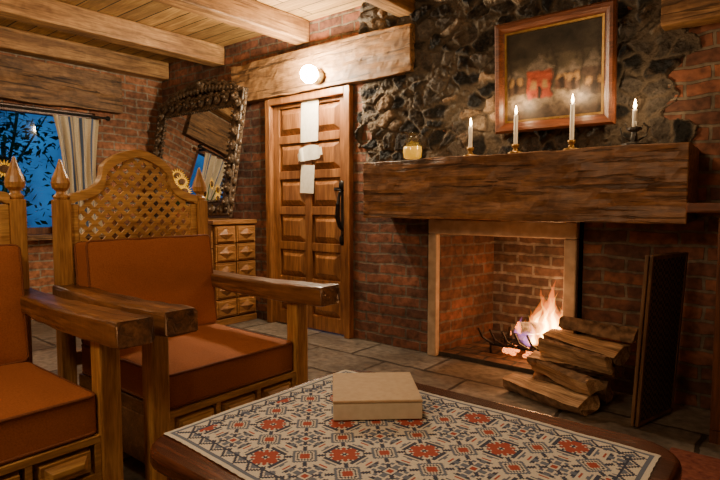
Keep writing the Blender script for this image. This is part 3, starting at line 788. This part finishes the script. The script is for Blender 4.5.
    for sg in (1,-1):
        c=-2.2
        while c<2.2:
            seg=[]; y=-.30
            st_=None
            while y<.30:
                z=sg*y+c
                if inside(y,z):
                    if st_ is None: st_=y
                    last=y
                elif st_ is not None:
                    seg.append((st_,last)); st_=None
                y+=.004
            if st_ is not None: seg.append((st_,last))
            for (ya,yb) in seg:
                if yb-ya<.008: continue
                w_=.0095*1.414; xx=-.384 if sg>0 else -.3850
                vs=[]
                for x in (xx,xx+.008):
                    for (yy,dz) in ((ya,-w_),(yb,-w_),(yb,w_),(ya,w_)):
                        vs.append(bm.verts.new((x,yy,sg*yy+c+dz)))
                for f in ((0,1,2,3),(4,7,6,5),(0,4,5,1),(1,5,6,2),(2,6,7,3),(3,7,4,0)): bm.faces.new([vs[i] for i in f])
            c+=sp_*1.414
    finish('lattice',bm,chairwy_lit,ch)
    def cushion(nm,L,Wd,T_,M,puff):
        bm=bmesh.new(); n=14
        bmesh.ops.create_cube(bm,size=2)
        bmesh.ops.subdivide_edges(bm,edges=bm.edges[:],cuts=n,use_grid_fill=True)
        for v in bm.verts:
            x,y,z=v.co
            pf=(1-x**4)*(1-y**4)
            v.co=M@Vector((x*L/2,y*Wd/2,z*T_/2*(1+puff*pf)+.006*noise.noise(Vector((x*3,y*3,z)))))
        o=finish(nm,bm,terracotta,ch,smooth=True,bevel=.018,seg=3)
        bm=bmesh.new()
        for zz in (-1,1):
            pts=[M@Vector((px,py,zz*T_/2*.93)) for px,py in rrect(-L/2-.001,L/2+.001,-Wd/2-.001,Wd/2+.001,.022,4)]
            tube(bm,pts,.0055,6,closed=True)
        finish('piping',bm,piping_m,o,smooth=True)
    cushion('seat_cushion',.70,.62,.130,Matrix.Translation((.012,0,.398)),.16)
    cushion('back_cushion',.45,.62,.12,Matrix.Translation((-.285,0,.690))@Matrix.Rotation(math.radians(-6),4,'Y')@Matrix.Rotation(math.radians(90),4,'Y'),.22)
    return ch
c1=make_chair(-2.11,1.355,'carved wooden armchair with lattice back and terracotta cushions near dresser')
def clone(o,par=None):
    n=o.copy()
    COL.objects.link(n)
    if par is not None: n.parent=par
    for c in list(o.children): clone(c,n)
    return n
c2=clone(c1); c2.location=(-2.115,.48,0); c2["label"]='carved wooden armchair with lattice back and terracotta cushions near window'

# ---------------------------------------------------------------- coffee table
TZ=.472
tb=empty('coffee_table',(-.75,1.09,0),label='low dark reddish wooden coffee table with rounded corners',category='table')
bm=bmesh.new(); prism(bm,rrect(-.55,.56,-.42,.445,.12,8),TZ-.045,TZ); finish('tabletop',bm,tablew,tb,bevel=.014,seg=3)
bm=bmesh.new()
for a in ((-.49,.50,-.36,-.335),(-.49,.50,.355,.38),(-.49,-.465,-.335,.355),(.475,.50,-.335,.355)): box(bm,*a,TZ-.14,TZ-.046)
finish('apron',bm,tablew,tb,bevel=.004)
for x in (-.45,.46):
    for y in (-.315,.335):
        bm=bmesh.new(); lathe(bm,[(.025,0),(.035,.02),(.03,.06),(.022,.1),(.034,.17),(.038,.24),(.026,.29),(.034,.31),(.034,TZ-.141)],(x,y,0),n=16); finish('leg',bm,tablew,tb,smooth=True)
# cloth with cross-stitch motifs
stp=.0050; nx3,ny3=206,144
bm=bmesh.new(); V=[]
for j in range(ny3+1):
    for i in range(nx3+1):
        x=(i-nx3/2)*stp; y=(j-ny3/2)*stp
        ed=min(i,nx3-i,j,ny3-j)
        xx=x+.004*math.sin(y*14)*(1 if ed==0 else .5); yy=y+.004*math.sin(x*11)
        if ed==0:
            s_=(i+j)%6; k_=.003 if s_<3 else -.002
            if i in(0,nx3): xx+=math.copysign(k_,x)
            else: yy+=math.copysign(k_,y)
        z=.0015+.003*max(0,noise.noise(Vector((x*6,y*6,5))))+.0012
        V.append(bm.verts.new((xx,yy,z)))
for j in range(ny3):
    for i in range(nx3):
        a=j*(nx3+1)+i; bm.faces.new((V[a],V[a+1],V[a+nx3+2],V[a+nx3+1]))
NAVY=(.055,.068,.12); RED=(.40,.085,.060); CR=(.68,.64,.56); BL=(.15,.18,.26)
def motif(i,j):
    ed=min(i,nx3-1-i,j,ny3-1-j)
    if ed<2: return CR
    if ed<4: return BL
    if ed<10:
        k=(i if (min(j,ny3-1-j)==ed) else j)
        q=abs((k%10)-5)
        if q in (ed-5,ed-4): return NAVY
        if q<ed-6: return BL
        return CR
    if ed<11: return NAVY
    cw=27
    i2=i+5; j2=j-5
    I=i2//cw; J=j2//cw
    x=i2%cw-cw//2; y=j2%cw-cw//2; ax,ay=abs(x),abs(y); mn,mxx=min(ax,ay),max(ax,ay)
    if (I+J)%2==0:
        if mxx<=1: return NAVY if ax+ay<2 else CR
        if mn<=1 and 2<=mxx<=7: return RED
        if mn<=2 and 4<=mxx<=6: return RED
        if abs(ax-ay)<=1 and 2<=mxx<=5: return RED
        if mxx in (8,9) and mn<=2: return NAVY
        if mn in (3,4,5) and mxx in (8,9): return NAVY
        if mn in (3,) and mxx in (6,7): return NAVY
        if abs(ax-ay)<=1 and mxx in (7,8,9): return NAVY
        if mxx==11 and mn<=4: return BL
        if mn<=1 and mxx==12: return BL
        if ax+ay in (19,20): return BL
        if ax+ay in (22,): return NAVY
        if ax+ay>=24: return RED
        return CR
    else:
        if mxx<=1: return RED
        if mxx==2: return CR
        if abs(ax-ay)<=1 and mxx<=9 and mxx!=6: return NAVY
        if mn<=1 and 3<=mxx<=10 and mxx!=7: return BL
        if mn in (2,3) and mxx in (9,10): return NAVY
        if mn in (3,4) and mxx in (6,7): return BL
        if mn==4 and mxx==10: return BL
        if mxx==12 and mn<=2: return RED
        if ax+ay in (19,20): return BL
        if ax+ay in (22,): return NAVY
        if ax+ay>=24: return RED
        return CR
clothm=attrmat('embroidered_cloth',.9,dist=.0015,spec=.15,bumpsc=350,bs=.6)
cl=finish('tablecloth',bm,clothm,loc=(-.760,1.095,TZ),rot=(0,0,math.radians(-1.5)),label='cream cross-stitched cloth with navy and red medallions on table',category='tablecloth')
if cl.data.polygons[0].normal.z<0: cl.data.flip_normals()
ca=cl.data.color_attributes.new('Col','FLOAT_COLOR','CORNER')
for p in cl.data.polygons:
    i=p.index%nx3; j=p.index//nx3; c=motif(i,j)
    for li in p.loop_indices: ca.data[li].color=(*c,1)
# box
bx_=empty('keepsake_box',(-.975,1.265,TZ+.0065),rot=(0,0,math.radians(42)),label='square tan cardboard box with cream sides on the tablecloth',category='box')
bm=bmesh.new(); box(bm,-.125,.125,-.125,.125,0,.047); finish('box_body',bm,cream,bx_,bevel=.002)
bm=bmesh.new(); box(bm,-.126,.126,-.126,.126,.0478,.056)
finish('lid',bm,kraft,bx_,bevel=.0025)

# rug
bm=bmesh.new(); box(bm,-.40,1.4,1.62,2.66,.001,.014)
finish('rug',bm,rugm,bevel=.004,label='dark red woven rug on the stone floor',category='rug')

# sunflowers
def sunflowers(nm,loc,heads,potmat,label,sc=1):
    sf=empty(nm,loc,label=label,category='potted plant')
    bm=bmesh.new(); lathe(bm,[(.045,0),(.060,.09),(.064,.095),(.064,.12),(.052,.12)],n=20); finish('pot',bm,potmat,sf)
    for (dx,dy,dz,az) in heads:
        bm=bmesh.new(); tube(bm,[(0,0,.10),(dx*.5,dy*.4,dz*.6),(dx,dy,dz)],.006,6)
        for s in (-1,1):
            c=Vector((dx*.5,dy*.4,dz*.62)); a=random.uniform(0,6.3)
            Ml=Matrix.Translation(c)@Matrix.Rotation(a,4,'Z')@Matrix.Rotation(.5,4,'Y')
            vs=[bm.verts.new(Ml@Vector(p)) for p in ((0,0,0),(.05,-.03,0),(.12,0,-.01),(.05,.03,0))]; bm.faces.new(vs)
        finish('stem',bm,leafm,sf,recalc=False)
        bm=bmesh.new(); M=Matrix.Translation((dx,dy,dz))@Matrix.Rotation(math.radians(az),4,'Z')@Matrix.Rotation(math.radians(75),4,'Y')@Matrix.Translation((0,0,.015))
        for k in range(18):
            a=2*math.pi*k/18
            vs=[bm.verts.new(M@Vector((math.cos(a+q)*r_*sc,math.sin(a+q)*r_*sc,z))) for q,r_,z in ((-.16,.05,0),(0.0,.085,.012),(.16,.05,0),(0,.028,.004))]
            bm.faces.new(vs)
        lathe(bm,[(.036*sc,-.004),(.036*sc,.01),(.02*sc,.016),(.001,.017)],n=16,mi=1,M=M)
        finish('flower_head',bm,[petal,seedm],sf)
sunflowers('potted_sunflower',(-5.40,1.70,WZ0+.001),((.17,-.04,.57,-17),(.10,-.16,.48,-30),(.16,.03,.45,-5)),pot,'yellow sunflowers in clay pot on the window sill',1.0)
sunflowers('potted_sunflower',(-4.50,2.875,.941),((-.06,-.0,.40,-35),(.04,-.02,.34,-30),(-.16,-.02,.31,-35),(.08,-.02,.25,-30)),pot,'yellow sunflowers in clay pot on dresser, standing in for mirror reflection',.85)  # pot added in place of the sunflowers reflected in the mirror

# ---------------------------------------------------------------- lights
def point(loc,e,col,r=.1,nm='point_light'):
    L=bpy.data.lights.new(nm,'POINT'); L.energy=e; L.color=col; L.shadow_soft_size=r
    o=bpy.data.objects.new(nm,L); COL.objects.link(o); o.location=loc
point((-3.04,2.99,2.10),55,(1,.80,.52),.04)
point((-1.26,3.50,.45),12,(1,.48,.20),.08)
point((-1.30,3.12,.50),3.5,(1,.46,.18),.06)  # fill added before the hearth, brings fire glow to surround and logs
point((-1.4,-.5,2.2),68,(1,.73,.43),.20)  # unseen fill light towards the chairs, no fixture
point((-4.3,.4,2.25),42,(1,.74,.41),.15)  # unseen fill light near the window wall, no fixture
point((-.8,.6,2.3),15,(1,.76,.50),.12)  # unseen fill light above the table, no fixture

wd=bpy.data.worlds.new('dusk'); bpy.context.scene.world=wd; wd.use_nodes=True
nt=wd.node_tree; bg=nt.nodes['Background']
tc=N(nt,'ShaderNodeTexCoord'); nz=N(nt,'ShaderNodeTexNoise',Scale=9,Detail=4); nt.links.new(tc.outputs['Generated'],nz.inputs['Vector'])
r=ramp(nt,[(.35,(.01,.05,.16)),(.65,(.05,.28,.75))]); nt.links.new(nz.outputs['Fac'],r.inputs[0]); nt.links.new(r.outputs[0],bg.inputs[0]); bg.inputs[1].default_value=.8

# ---------------------------------------------------------------- camera
cam=bpy.data.cameras.new('camera'); cam.lens=27; cam.sensor_width=36; cam.clip_start=.05
co_=bpy.data.objects.new('camera',cam); COL.objects.link(co_); co_.location=(0,0,1.08)
co_.rotation_euler=(math.radians(90-3.8),0,math.radians(39.2))
bpy.context.scene.camera=co_
